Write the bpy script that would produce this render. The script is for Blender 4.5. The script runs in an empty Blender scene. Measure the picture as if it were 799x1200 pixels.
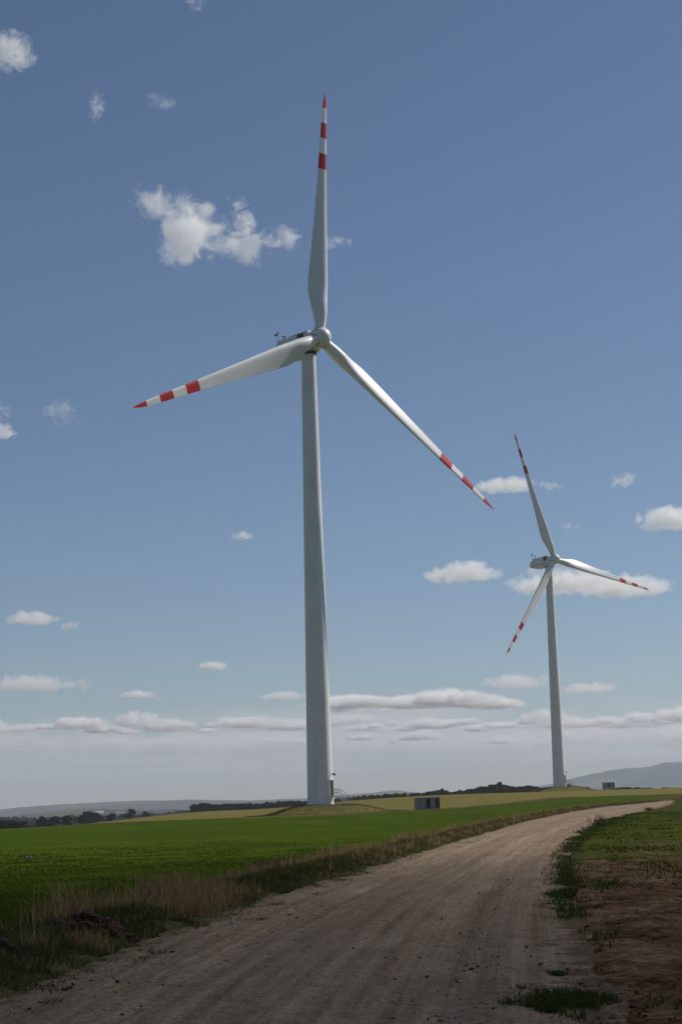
import bpy, bmesh, math, random
import numpy as np
from mathutils import Matrix, Vector
rng = np.random.default_rng(11)
random.seed(11)
sc = bpy.context.scene
C = sc.collection
PI = math.pi
R = math.radians

# ------------------------------------------------------------------ camera
FPX, PITCH, ROLL = 2021.52, 0.16685, -0.0300       # focal length in px of the 799x1200 photograph
CAM = np.array([0.0, 0.0, 1.7])
_F = np.array([0, math.cos(PITCH), math.sin(PITCH)])
_U0 = np.array([0, -math.sin(PITCH), math.cos(PITCH)])
_X0 = np.array([1.0, 0, 0])
_X = _X0 * math.cos(ROLL) + _U0 * math.sin(ROLL)
_U = -_X0 * math.sin(ROLL) + _U0 * math.cos(ROLL)
cam = bpy.data.objects.new('camera', bpy.data.cameras.new('camera'))
C.objects.link(cam)
cam.matrix_world = Matrix(((_X[0], _U[0], -_F[0], CAM[0]), (_X[1], _U[1], -_F[1], CAM[1]),
                           (_X[2], _U[2], -_F[2], CAM[2]), (0, 0, 0, 1)))
cam.data.sensor_fit = 'VERTICAL'
cam.data.sensor_height = 36.0
cam.data.lens = 36.0 * FPX / 1200.0
cam.data.clip_start = 0.1
cam.data.clip_end = 200000
sc.camera = cam

# ------------------------------------------------------------------ sky, sun, exposure
SUN_AZ, SUN_EL = R(56), R(42)                      # azimuth measured from the view direction to the right
sun_dir = Vector((math.sin(SUN_AZ) * math.cos(SUN_EL), math.cos(SUN_AZ) * math.cos(SUN_EL), math.sin(SUN_EL)))
world = bpy.data.worlds.new('World')
sc.world = world
world.use_nodes = True
wt = world.node_tree
wt.nodes.clear()
sky = wt.nodes.new('ShaderNodeTexSky')
sky.sky_type = 'NISHITA'
sky.sun_disc = False
sky.sun_elevation = SUN_EL
sky.sun_rotation = SUN_AZ
sky.altitude = 1500
sky.air_density = 1.0
sky.dust_density = 0.8
sky.ozone_density = 3.0
bg = wt.nodes.new('ShaderNodeBackground')
bg.inputs['Strength'].default_value = 0.065
wo = wt.nodes.new('ShaderNodeOutputWorld')
wt.links.new(sky.outputs[0], bg.inputs[0])
wt.links.new(bg.outputs[0], wo.inputs[0])
sl = bpy.data.lights.new('sun', 'SUN')
sl.energy = 4.4
sl.angle = R(0.55)
sl.color = (1.0, 0.95, 0.88)
sun = bpy.data.objects.new('sun', sl)
sun.rotation_euler = sun_dir.to_track_quat('Z', 'Y').to_euler()
C.objects.link(sun)
sc.view_settings.view_transform = 'Standard'
sc.view_settings.look = 'None'
sc.view_settings.gamma = 1.0
sc.view_settings.exposure = 0.0
sc.view_settings.use_curve_mapping = False
cy = sc.cycles
cy.max_bounces = 24
cy.diffuse_bounces = 3
cy.volume_bounces = 24
cy.transparent_max_bounces = 16
cy.volume_step_rate = 0.45
cy.use_adaptive_sampling = True
cy.adaptive_threshold = 0.02
cy.use_denoising = True

# ------------------------------------------------------------------ helpers: numbers
def S(t):
    t = np.clip(t, 0, 1)
    return t * t * (3 - 2 * t)
_perm = rng.random((256, 256))
def vnoise(x, y):
    xi = np.floor(x).astype(int); yi = np.floor(y).astype(int)
    fx = x - xi; fy = y - yi
    fx = fx * fx * (3 - 2 * fx); fy = fy * fy * (3 - 2 * fy)
    a = _perm[xi & 255, yi & 255]; b = _perm[(xi + 1) & 255, yi & 255]
    c = _perm[xi & 255, (yi + 1) & 255]; d = _perm[(xi + 1) & 255, (yi + 1) & 255]
    return (a * (1 - fx) + b * fx) * (1 - fy) + (c * (1 - fx) + d * fx) * fy - 0.5
def fbm(x, y, s, o=4, g=0.5):
    r = 0; a = 1.0; x = np.asarray(x, float) / s; y = np.asarray(y, float) / s
    for k in range(o):
        r = r + a * vnoise(x + 17.3 * k, y + 5.1 * k); x = x * 2.03; y = y * 2.03; a *= g
    return r
def ray(px, py):
    d = _F + _X * ((px - 399.5) / FPX) + _U * ((600 - py) / FPX)
    return d / np.linalg.norm(d)

# ------------------------------------------------------------------ helpers: terrain
def terrain(x, y):
    x = np.asarray(x, float); y = np.asarray(y, float)
    q = x + 0.2 * y
    z = 3.3 * S((y - 170) / 390.0) * S((x + 0.05 * y + 10) / 70.0)
    q2 = x + 0.06 * y
    z = z - 24 * S((-5 - q2) / 220.0) * S((y - 140) / 200.0)
    far = S((y - 720) / 900.0)
    z = z - 16 * far * S((q + 200) / 400)
    z = z + 0.10 * fbm(x, y, 23.0, 3) * S((y - 60) / 80) * (1 - S((y - 700) / 400))
    z = z + 6.0 * fbm(x, y, 700.0, 3) * S((y - 900) / 1500)
    return z
def hit(px, py, extra=0.0):
    d = ray(px, py); t = 3.0
    for _ in range(6000):
        p = CAM + d * t
        if p[2] <= terrain(p[0], p[1]) + extra: return p
        t += max(0.02, t * 0.0015)
    return p
def at_dist(px, y):                                 # where the ground below this image column lies at depth y
    d = ray(px, 941 - 0.03 * (px - 400)); x = d[0] / d[1] * y
    return float(x), float(y), float(terrain(x, y))

# road edges as functions of depth
_L = np.array([hit(*p)[:2] for p in [(0, 1172), (60, 1150), (150, 1110), (230, 1082), (300, 1058), (360, 1040), (420, 1022), (480, 1003), (540, 985), (600, 967), (650, 955), (700, 946)]])
_Rr = np.array([hit(*p)[:2] for p in [(690, 1200), (680, 1150), (668, 1100), (655, 1050), (652, 1015), (660, 992), (691, 971), (730, 955)]])
def _edge(P, lead, tail):
    P = np.vstack([lead, P, tail]); o = np.argsort(P[:, 1]); P = P[o]
    ys = np.linspace(P[0, 1], P[-1, 1], 4000)
    xs = np.interp(ys, P[:, 1], P[:, 0])
    lo = np.log(ys + 40)
    g = np.linspace(lo[0], lo[-1], 400); xg = np.interp(g, lo, xs)
    k = np.hanning(31); k /= k.sum()
    xg = np.convolve(np.pad(xg, 15, 'reflect', reflect_type='odd'), k, 'valid')
    return lambda y: np.interp(np.log(np.asarray(y, float) + 40), g, xg)
XL = _edge(_L, [(-4.2, -25), (-4.0, 0)], [(43.2, 250), (48.6, 264), (56, 300), (72, 345)])
XR = _edge(_Rr, [(0.9, -25), (1.2, 0)], [(35.5, 200), (42.5, 232), (48.0, 261), (57, 300), (76, 345)])

# ------------------------------------------------------------------ helpers: materials
def new_mat(name):
    m = bpy.data.materials.new(name); m.use_nodes = True
    nt = m.node_tree; nt.nodes.clear()
    out = nt.nodes.new('ShaderNodeOutputMaterial')
    return m, nt, out
class N:
    def __init__(s, nt): s.nt = nt
    def node(s, t, **kw):
        n = s.nt.nodes.new(t)
        for k, v in kw.items(): setattr(n, k, v)
        return n
    def put(s, inp, v):
        if isinstance(v, bpy.types.NodeSocket): s.nt.links.new(v, inp)
        else: inp.default_value = v
    def math(s, op, a, b=0.0, clamp=False):
        n = s.node('ShaderNodeMath', operation=op); n.use_clamp = clamp
        s.put(n.inputs[0], a); s.put(n.inputs[1], b); return n.outputs[0]
    def noise(s, vec, scale, detail=4.0, rough=0.55, dist=0.0, dim='3D'):
        n = s.node('ShaderNodeTexNoise', noise_dimensions=dim)
        if vec is not None: s.put(n.inputs['Vector'], vec)
        n.inputs['Scale'].default_value = scale; n.inputs['Detail'].default_value = detail
        n.inputs['Roughness'].default_value = rough; n.inputs['Distortion'].default_value = dist
        return n.outputs['Fac']
    def ramp(s, f, stops):
        n = s.node('ShaderNodeValToRGB'); s.put(n.inputs[0], f)
        e = n.color_ramp.elements
        while len(e) > 1: e.remove(e[-1])
        e[0].position = stops[0][0]; e[0].color = (*stops[0][1], 1)
        for p, c in stops[1:]:
            k = e.new(p); k.color = (*c, 1)
        return n.outputs[0]
    def mix(s, f, a, b, mode='MIX'):
        n = s.node('ShaderNodeMix', data_type='RGBA', blend_type=mode)
        s.put(n.inputs[0], f)
        for i, v in ((6, a), (7, b)):
            s.put(n.inputs[i], v if isinstance(v, bpy.types.NodeSocket) else (*v, 1))
        return n.outputs[2]
    def mapping(s, vec, scale=(1, 1, 1), loc=(0, 0, 0), rot=(0, 0, 0)):
        n = s.node('ShaderNodeMapping'); s.put(n.inputs[0], vec)
        n.inputs['Scale'].default_value = scale; n.inputs['Location'].default_value = loc
        n.inputs['Rotation'].default_value = rot; return n.outputs[0]
    def pos(s): return s.node('ShaderNodeNewGeometry').outputs['Position']
    def obj(s): return s.node('ShaderNodeTexCoord').outputs['Object']
    def uv(s): return s.node('ShaderNodeTexCoord').outputs['UV']
    def bsdf(s, out, col, rough=0.9, bump=None, bstr=0.5, bdist=0.02, spec=0.2, metal=0.0):
        b = s.node('ShaderNodeBsdfPrincipled')
        s.put(b.inputs['Base Color'], col if isinstance(col, bpy.types.NodeSocket) else (*col, 1))
        s.put(b.inputs['Roughness'], rough); b.inputs['Specular IOR Level'].default_value = spec
        b.inputs['Metallic'].default_value = metal
        if bump is not None:
            bn = s.node('ShaderNodeBump'); s.put(bn.inputs['Height'], bump)
            bn.inputs['Strength'].default_value = bstr; bn.inputs['Distance'].default_value = bdist
            s.nt.links.new(bn.outputs[0], b.inputs['Normal'])
        s.nt.links.new(b.outputs[0], out.inputs['Surface']); return b

def mat_soilish(name, stops, s1=0.6, s2=7.0, rough=0.95, bstr=0.6, bdist=0.03, stretch=(1, 1, 1)):
    m, nt, out = new_mat(name); n = N(nt); p = n.mapping(n.pos(), stretch)
    a = n.noise(p, s1, 5, 0.6); b = n.noise(p, s2, 4, 0.6)
    f = n.math('ADD', n.math('MULTIPLY', a, 0.65), n.math('MULTIPLY', b, 0.35))
    n.bsdf(out, n.ramp(f, stops), rough, b, bstr, bdist, 0.0)
    return m

M = {}
# plain farmland of the valley: a patchwork of strip fields
m, nt, out = new_mat('valley_land'); n = N(nt)
p = n.mapping(n.pos(), (1 / 420, 1 / 160, 0), (3.1, 1.7, 0), (0, 0, 0.35))
vo = n.node('ShaderNodeTexVoronoi'); n.put(vo.inputs['Vector'], p); vo.inputs['Scale'].default_value = 1.0
c = n.ramp(vo.outputs['Color'], [(0.0, (0.035, 0.055, 0.02)), (0.35, (0.07, 0.10, 0.03)), (0.55, (0.16, 0.13, 0.06)), (0.75, (0.05, 0.08, 0.03)), (0.9, (0.10, 0.075, 0.05))])
w = n.noise(n.pos(), 0.004, 5, 0.6)
c = n.mix(n.ramp(w, [(0.48, (0, 0, 0)), (0.54, (1, 1, 1))]), c, (0.022, 0.034, 0.016))
n.bsdf(out, c, 0.95, n.noise(n.pos(), 0.05, 4), 0.4, 1.0, 0.0); M['valley'] = m
# forested far ridges
m, nt, out = new_mat('ridge_forest'); n = N(nt)
w = n.noise(n.mapping(n.pos(), (1, 1, 2.0)), 0.0022, 6, 0.6)
c = n.ramp(w, [(0.40, (0.022, 0.034, 0.018)), (0.52, (0.03, 0.045, 0.022)), (0.60, (0.10, 0.10, 0.045)), (0.72, (0.04, 0.055, 0.025))])
n.bsdf(out, c, 0.95, n.noise(n.pos(), 0.02, 5), 0.5, 4.0, 0.0); M['ridge'] = m
# young crop on the left
M['crop'] = mat_soilish('young_crop', [(0.25, (0.045, 0.045, 0.014)), (0.45, (0.040, 0.064, 0.007)), (0.58, (0.054, 0.082, 0.008)), (0.75, (0.078, 0.096, 0.013))], 0.12, 4.5, stretch=(1, 0.35, 1), bdist=0.06)
# yellow stubble
M['stubble'] = mat_soilish('yellow_stubble', [(0.25, (0.08, 0.078, 0.022)), (0.45, (0.135, 0.122, 0.036)), (0.62, (0.17, 0.138, 0.048)), (0.8, (0.10, 0.11, 0.026))], 0.035, 1.3, stretch=(0.25, 1, 1), bdist=0.06)
M['track'] = mat_soilish('bare_track', [(0.3, (0.05, 0.032, 0.02)), (0.55, (0.10, 0.066, 0.042)), (0.8, (0.06, 0.055, 0.025))], 0.15, 3.0)
M['verge'] = mat_soilish('verge_ground', [(0.3, (0.022, 0.024, 0.011)), (0.5, (0.045, 0.050, 0.02)), (0.62, (0.10, 0.078, 0.042)), (0.8, (0.05, 0.06, 0.02))], 0.5, 9.0)
M['clod'] = mat_soilish('soil_clod', [(0.3, (0.035, 0.022, 0.016)), (0.55, (0.085, 0.055, 0.038)), (0.8, (0.13, 0.09, 0.065))], 3.0, 30.0)
M['mound'] = mat_soilish('mound_grass', [(0.25, (0.08, 0.065, 0.025)), (0.45, (0.13, 0.115, 0.036)), (0.62, (0.165, 0.14, 0.045)), (0.8, (0.11, 0.115, 0.03))], 0.25, 2.0, bdist=0.04)
# ploughed soil, turning to green sprouts away from the camera
m, nt, out = new_mat('ploughed_soil'); n = N(nt); p = n.pos()
a = n.noise(p, 0.8, 5, 0.6); b = n.noise(p, 9.0, 5, 0.65)
f = n.math('ADD', n.math('MULTIPLY', a, 0.5), n.math('MULTIPLY', b, 0.5))
c = n.ramp(f, [(0.40, (0.03, 0.017, 0.010)), (0.46, (0.080, 0.046, 0.027)), (0.53, (0.125, 0.076, 0.045)), (0.60, (0.20, 0.132, 0.083))])
sep = n.node('ShaderNodeSeparateXYZ'); n.put(sep.inputs[0], p)
gy = n.math('DIVIDE', n.math('SUBTRACT', sep.outputs[1], 18.0), 55.0, True)          # the crop came up better farther along
g = n.math('ADD', n.noise(n.mapping(p, (0.5, 0.16, 1)), 1.0, 5, 0.65), n.math('SUBTRACT', n.math('MULTIPLY', gy, 0.55), 0.27))
c2 = n.ramp(n.noise(p, 1.5, 4, 0.6), [(0.3, (0.034, 0.040, 0.012)), (0.6, (0.056, 0.064, 0.015)), (0.8, (0.085, 0.085, 0.026))])
c = n.mix(n.ramp(g, [(0.47, (0, 0, 0)), (0.62, (1, 1, 1))]), c, c2)
n.bsdf(out, c, 0.95, f, 0.9, 0.05, 0.0); M['plough'] = m
# gravel road: streaks run along it (uv: u across, v metres along)
m, nt, out = new_mat('dirt_road'); n = N(nt); uv = n.uv(); p = n.pos()
st = n.noise(n.mapping(uv, (30, 0.05, 1)), 1.0, 7, 0.72, 0.0, '2D')
bl = n.noise(n.mapping(uv, (7.0, 0.22, 1)), 1.0, 5, 0.68, 0.0, '2D')
fi = n.noise(p, 16.0, 6, 0.7)
pb = n.noise(p, 60.0, 3, 0.6)
f = n.math('ADD', n.math('ADD', n.math('MULTIPLY', st, 0.36), n.math('MULTIPLY', bl, 0.18)), n.math('MULTIPLY', fi, 0.46))
c = n.ramp(f, [(0.37, (0.13, 0.086, 0.054)), (0.44, (0.205, 0.147, 0.098)), (0.50, (0.270, 0.203, 0.143)), (0.56, (0.335, 0.260, 0.190)), (0.63, (0.42, 0.34, 0.26))])
sp = n.node('ShaderNodeSeparateXYZ'); n.put(sp.inputs[0], uv)
# damp reddish wheel lines
lane = n.math('MULTIPLY', n.math('ADD', n.math('SINE', n.math('MULTIPLY', sp.outputs[0], 18.0)), 1.0), 0.5)
lane = n.math('MULTIPLY', n.math('MULTIPLY', lane, bl), 0.5)
c = n.mix(lane, c, (0.165, 0.120, 0.085))
spk = n.ramp(n.noise(n.mapping(p, (1, 0.6, 1)), 5.0, 4, 0.7, 0.5), [(0.56, (0, 0, 0)), (0.64, (1, 1, 1))])
c = n.mix(n.math('MULTIPLY', spk, 0.4), c, (0.10, 0.07, 0.048))
# loose soil carried in from the field, and grass humus on the verge side
er = n.math('ADD', n.math('MULTIPLY', n.math('SUBTRACT', sp.outputs[0], 0.90), 6.0), n.math('MULTIPLY', n.math('SUBTRACT', n.noise(p, 2.6, 5, 0.7), 0.5), 3.2))
el = n.math('ADD', n.math('MULTIPLY', n.math('SUBTRACT', 0.07, sp.outputs[0]), 7.0), n.math('MULTIPLY', n.math('SUBTRACT', n.noise(p, 3.4, 5, 0.7), 0.5), 3.0))
c = n.mix(n.ramp(er, [(0.1, (0, 0, 0)), (0.5, (1, 1, 1))]), c, (0.13, 0.090, 0.060))
c = n.mix(n.ramp(el, [(0.1, (0, 0, 0)), (0.5, (0.85, 0.85, 0.85))]), c, (0.075, 0.062, 0.036))
pbm = n.ramp(pb, [(0.50, (0, 0, 0)), (0.62, (1, 1, 1))])
c = n.mix(n.math('MULTIPLY', pbm, 0.45), c, (0.085, 0.06, 0.042))
pl = n.ramp(n.noise(p, 38.0, 3, 0.6), [(0.58, (0, 0, 0)), (0.66, (1, 1, 1))])
c = n.mix(n.math('MULTIPLY', pl, 0.4), c, (0.42, 0.35, 0.28))
# tractor tyre print: ribs near the right edge
ru = n.math('SUBTRACT', sp.outputs[0], 0.80); rv = n.math('SUBTRACT', sp.outputs[1], 15.3)
mask = n.math('MULTIPLY', n.math('LESS_THAN', n.math('ABSOLUTE', ru), 0.045), n.math('LESS_THAN', n.math('ABSOLUTE', rv), 1.15))
rib = n.math('GREATER_THAN', n.math('SINE', n.math('MULTIPLY', rv, 38.0)), 0.1)
ribm = n.math('MULTIPLY', n.math('MULTIPLY', mask, rib), n.ramp(fi, [(0.4, (0.2, 0.2, 0.2)), (0.6, (1, 1, 1))]))
c = n.mix(n.math('MULTIPLY', ribm, 0.45), c, (0.09, 0.06, 0.042))
h = n.math('SUBTRACT', n.math('ADD', n.math('MULTIPLY', fi, 1.0), n.math('MULTIPLY', pb, 0.35)), n.math('MULTIPLY', ribm, 0.5))
n.bsdf(out, c, 0.95, h, 0.9, 0.035, 0.0); M['road'] = m

def mat_tint(name, stops, rough=0.75, transl=0.25):
    """vegetation: colour picked by a per-blade value stored on the mesh"""
    m, nt, out = new_mat(name); n = N(nt)
    a = n.node('ShaderNodeAttribute', attribute_name='tint')
    col = n.ramp(a.outputs['Fac'], stops)
    d = n.node('ShaderNodeBsdfDiffuse'); n.put(d.inputs[0], col)
    t = n.node('ShaderNodeBsdfTranslucent'); n.put(t.inputs[0], col)
    mx = n.node('ShaderNodeMixShader'); mx.inputs[0].default_value = transl
    nt.links.new(d.outputs[0], mx.inputs[1]); nt.links.new(t.outputs[0], mx.inputs[2]); nt.links.new(mx.outputs[0], out.inputs['Surface'])
    return m
M['grass'] = mat_tint('verge_grass', [(0, (0.035, 0.044, 0.013)), (0.45, (0.068, 0.075, 0.022)), (0.75, (0.115, 0.10, 0.04)), (1, (0.17, 0.13, 0.065))])
M['dry'] = mat_tint('dry_grass', [(0, (0.13, 0.080, 0.036)), (0.5, (0.26, 0.175, 0.082)), (1, (0.40, 0.295, 0.15))], transl=0.35)
M['sprout'] = mat_tint('crop_sprout', [(0, (0.028, 0.046, 0.006)), (0.5, (0.058, 0.090, 0.008)), (1, (0.095, 0.125, 0.014))], transl=0.4)
M['weed'] = mat_tint('weed_leaf', [(0, (0.025, 0.036, 0.012)), (0.6, (0.048, 0.066, 0.02)), (1, (0.085, 0.095, 0.032))])
M['leaf'] = mat_tint('tree_leaf', [(0, (0.012, 0.018, 0.008)), (0.6, (0.024, 0.034, 0.013)), (1, (0.045, 0.055, 0.02))], transl=0.1)
M['bark'] = mat_soilish('bark', [(0.3, (0.03, 0.024, 0.018)), (0.7, (0.08, 0.065, 0.05))], 3.0, 14.0)
M['rock'] = mat_soilish('pale_stone', [(0.3, (0.25, 0.24, 0.22)), (0.7, (0.5, 0.48, 0.45))], 6.0, 40.0)

def mat_paint(name, col, rough=0.42, var=0.08, spec=0.4):
    m, nt, out = new_mat(name); n = N(nt); p = n.obj()
    a = n.noise(n.mapping(p, (1, 1, 0.12)), 0.9, 5, 0.6)
    dark = tuple(x * (1 - 2.2 * var) for x in col); lite = tuple(min(1, x * (1 + var)) for x in col)
    b = n.noise(p, 0.25, 4, 0.55)
    c = n.ramp(n.math('ADD', n.math('MULTIPLY', a, 0.5), n.math('MULTIPLY', b, 0.5)), [(0.3, dark), (0.5, col), (0.72, lite)])
    n.bsdf(out, c, rough, None, spec=spec); return m
M['tower'] = mat_paint('tower_paint', (0.76, 0.75, 0.735), 0.5, 0.07, 0.3)
M['blade'] = mat_paint('blade_paint', (0.77, 0.76, 0.745), 0.42, 0.06, 0.3)
M['white'] = mat_paint('white_paint', (0.82, 0.79, 0.75), 0.45, 0.05, 0.3)
M['red'] = mat_paint('red_paint', (0.52, 0.008, 0.012), 0.55, 0.06, 0.15)
M['gap'] = mat_paint('dark_rubber', (0.03, 0.03, 0.032), 0.6, 0.1, 0.2)
M['steel'] = mat_paint('galvanised_steel', (0.33, 0.34, 0.35), 0.45, 0.1)
M['concrete'] = mat_soilish('concrete', [(0.3, (0.24, 0.215, 0.19)), (0.55, (0.34, 0.31, 0.28)), (0.8, (0.40, 0.375, 0.34))], 1.2, 12.0, 0.85, 0.2, 0.01)
M['slab'] = mat_soilish('roof_slab', [(0.3, (0.33, 0.33, 0.31)), (0.7, (0.45, 0.45, 0.43))], 1.2, 12.0, 0.85, 0.2, 0.01)
M['louvre'] = mat_paint('dark_louvre', (0.045, 0.042, 0.04), 0.6, 0.1, 0.2)
M['panel'] = mat_paint('pale_panel', (0.33, 0.32, 0.30), 0.5, 0.06)
M['plaster'] = mat_paint('house_plaster', (0.7, 0.68, 0.64), 0.8, 0.05)
M['rooftile'] = mat_paint('roof_tile', (0.42, 0.38, 0.35), 0.8, 0.1)

# ------------------------------------------------------------------ helpers: meshes and objects
def link(name, me, mat=None, parent=None, **props):
    o = bpy.data.objects.new(name, me); C.objects.link(o)
    if mat is not None and len(me.materials) == 0: me.materials.append(mat)
    if parent is not None: o.parent = parent
    for k, v in props.items(): o[k] = v
    return o
def mesh_np(name, V, F, mat=None, smooth=True, tint=None):
    me = bpy.data.meshes.new(name)
    V = np.asarray(V, np.float32); F = np.asarray(F, np.int32); k = F.shape[1]
    me.vertices.add(len(V)); me.vertices.foreach_set('co', V.ravel())
    me.loops.add(F.size); me.loops.foreach_set('vertex_index', F.ravel())
    me.polygons.add(len(F)); me.polygons.foreach_set('loop_start', np.arange(len(F), dtype=np.int32) * k)
    me.polygons.foreach_set('use_smooth', np.full(len(F), smooth))
    if tint is not None:
        at = me.attributes.new('tint', 'FLOAT', 'POINT'); at.data.foreach_set('value', np.asarray(tint, np.float32))
    me.update(); me.validate()
    if mat is not None: me.materials.append(mat)
    return me
def grid_faces(nr, nc, wrap=False):
    r = np.arange(nr - 1)[:, None]; c = np.arange(nc if wrap else nc - 1)[None, :]
    c1 = (c + 1) % nc if wrap else c + 1
    return np.stack([r * nc + c + 0 * c1, r * nc + c1, (r + 1) * nc + c1, (r + 1) * nc + c], -1).reshape(-1, 4)
def sheet(name, ys, fl, fr, nc, zf, mat, power=1.0, uv=False, **props):
    t = np.linspace(0, 1, nc) ** power
    Y = np.repeat(ys[:, None], nc, 1)
    XL_, XR_ = fl(ys)[:, None], fr(ys)[:, None]
    X = XL_ + (XR_ - XL_) * t[None, :]
    Z = zf(X, Y, np.repeat(t[None, :], len(ys), 0))
    me = mesh_np(name, np.stack([X, Y, Z], -1).reshape(-1, 3), grid_faces(len(ys), nc), mat)
    if uv:
        l = me.uv_layers.new(name='uv'); vi = np.empty(len(me.loops), np.int32); me.loops.foreach_get('vertex_index', vi)
        xl, xr = XL(Y), XR(Y) + 0.2                  # u from the smooth edges, so that wheel marks run straight
        U = np.stack([(X - xl) / np.maximum(xr - xl, 0.3), Y], -1).reshape(-1, 2)[vi]
        l.data.foreach_set('uv', U.astype(np.float32).ravel())
    return link(name, me, **props)
def bm_mesh(name, bm, mat, smooth=False):
    me = bpy.data.meshes.new(name); bm.to_mesh(me); bm.free(); me.materials.append(mat)
    if smooth:
        for p in me.polygons: p.use_smooth = True
    return me
def box(bm, x0, x1, y0, y1, z0, z1, bevel=0.0):
    r = bmesh.ops.create_cube(bm, size=1.0)
    vs = r['verts']
    for v in vs: v.co = Vector((x0 + (v.co.x + .5) * (x1 - x0), y0 + (v.co.y + .5) * (y1 - y0), z0 + (v.co.z + .5) * (z1 - z0)))
    if bevel:
        es = list({e for v in vs for e in v.link_edges})
        bmesh.ops.bevel(bm, geom=es, offset=bevel, segments=2, affect='EDGES', profile=0.6)
def tube(bm, p0, p1, r0, r1=None, seg=10):
    p0 = Vector(p0); p1 = Vector(p1); r1 = r0 if r1 is None else r1
    d = p1 - p0; M4 = Matrix.Translation((p0 + p1) / 2) @ d.to_track_quat('Z', 'Y').to_matrix().to_4x4()
    bmesh.ops.create_cone(bm, cap_ends=True, segments=seg, radius1=r0, radius2=r1, depth=d.length, matrix=M4)
def lathe(name, prof, mat, seg=48, smooth=True):
    prof = np.array(prof); a = np.linspace(0, 2 * PI, seg, endpoint=False)
    V = np.stack([prof[:, 0:1] * np.cos(a), prof[:, 0:1] * np.sin(a), np.repeat(prof[:, 1:2], seg, 1)], -1).reshape(-1, 3)
    me = mesh_np(name, V, grid_faces(len(prof), seg, True), mat, smooth)
    return me
def blades(P, H, W, lean, bend_dir, tint):
    """grass blades: a quad and a tip each; P base points (n,3)"""
    n = len(P); a = rng.random(n) * 2 * PI
    sx = np.stack([np.cos(a), np.sin(a), 0 * a], -1) * W[:, None] * 0.5
    bd = np.stack([np.cos(bend_dir), np.sin(bend_dir), 0 * a], -1)
    up = np.array([0, 0, 1.0])
    mid = P + up * (H * 0.55)[:, None] + bd * (H * lean * 0.35)[:, None]
    tip = P + up * (H * (1 - 0.25 * lean))[:, None] + bd * (H * lean)[:, None]
    V = np.stack([P - sx, P + sx, mid + sx * 0.75, mid - sx * 0.75, tip], 1).reshape(-1, 3)
    b = np.arange(n)[:, None] * 5
    F = np.concatenate([b + [0, 1, 2], b + [0, 2, 3], b + [3, 2, 4]], 1).reshape(-1, 3)
    return V, F, np.repeat(tint, 5)
def blade_obj(name, P, H, W, lean, mat, tint, parent=None, **props):
    V, F, t = blades(P, H, W, lean, rng.random(len(P)) * 2 * PI, tint)
    return link(name, mesh_np(name, V, F, mat, False, t), parent=parent, **props)

#@@SETTING
# ------------------------------------------------------------------ ground sheet, valley, hills
ang = np.concatenate([np.linspace(-180, -16, 42), np.arange(-15.6, 15.7, 0.3), np.linspace(16, 180, 42)[:-1]])
rad = np.concatenate([[0.5], np.geomspace(3, 13000, 150)])
A, D = np.meshgrid(R(1) * ang, rad)
X, Y = D * np.sin(A), D * np.cos(A)
Z = terrain(X, Y) - 0.35 * (1 - S((D - 700) / 300))
me = mesh_np('ground', np.stack([X, Y, Z], -1).reshape(-1, 3), grid_faces(len(rad), len(ang), True), M['valley'])
link('ground', me, kind='structure')

def ridge(name, prof, d0, d1, jag, mat, step=0.06):
    """a range of hills: prof lists (image column, pixels above the horizon); d0..d1 its depth, crest in the middle"""
    px = np.array([p[0] for p in prof], float); hp = np.array([p[1] for p in prof], float)
    a = np.arange(math.degrees(math.atan((px[0] - 400) / FPX)), math.degrees(math.atan((px[-1] - 400) / FPX)), step)
    col = np.tan(R(1) * a) * FPX + 400
    ds = np.linspace(d0, d1, 26); t = np.linspace(-1, 1, 26)
    crest = np.interp(col, px, hp) / FPX * (d0 + d1) / 2 + CAM[2]
    env = np.clip(1 - np.abs(t), 0, 1) ** 0.8
    DX = np.tan(R(1) * a)[None, :] * ds[:, None]; DY = np.repeat(ds[:, None], len(a), 1)
    base = -62.0
    Zr = base + (crest[None, :] - base) * env[:, None]
    Zr = Zr + jag * fbm(DX, DY, 420.0, 6, 0.6) * env[:, None] ** 0.5
    me = mesh_np(name, np.stack([DX, DY, Zr], -1).reshape(-1, 3), grid_faces(26, len(a)), mat)
    return link(name, me, kind='structure')
ridge('hills', [(-700, 4), (-200, 4), (0, 5), (60, 8), (100, 9), (160, 9), (230, 9), (300, 7.5), (350, 7), (400, 9), (455, 13), (500, 8), (560, 6), (640, 4), (1300, 4)], 5600, 8800, 9, M['ridge'])
ridge('hills', [(-700, -4), (-100, -5), (0, -4), (40, -1), (85, 2.5), (110, 2), (150, -2), (200, -1), (240, -3), (320, -6), (600, -8)], 3000, 4600, 8, M['ridge'])
ridge('mountains', [(400, 0), (560, 4), (600, 10), (640, 16), (672, 24), (700, 28), (722, 30), (745, 31), (765, 35), (780, 36), (799, 33), (840, 27), (950, 30), (1100, 25), (1400, 12)], 8200, 11600, 42, M['ridge'])

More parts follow.
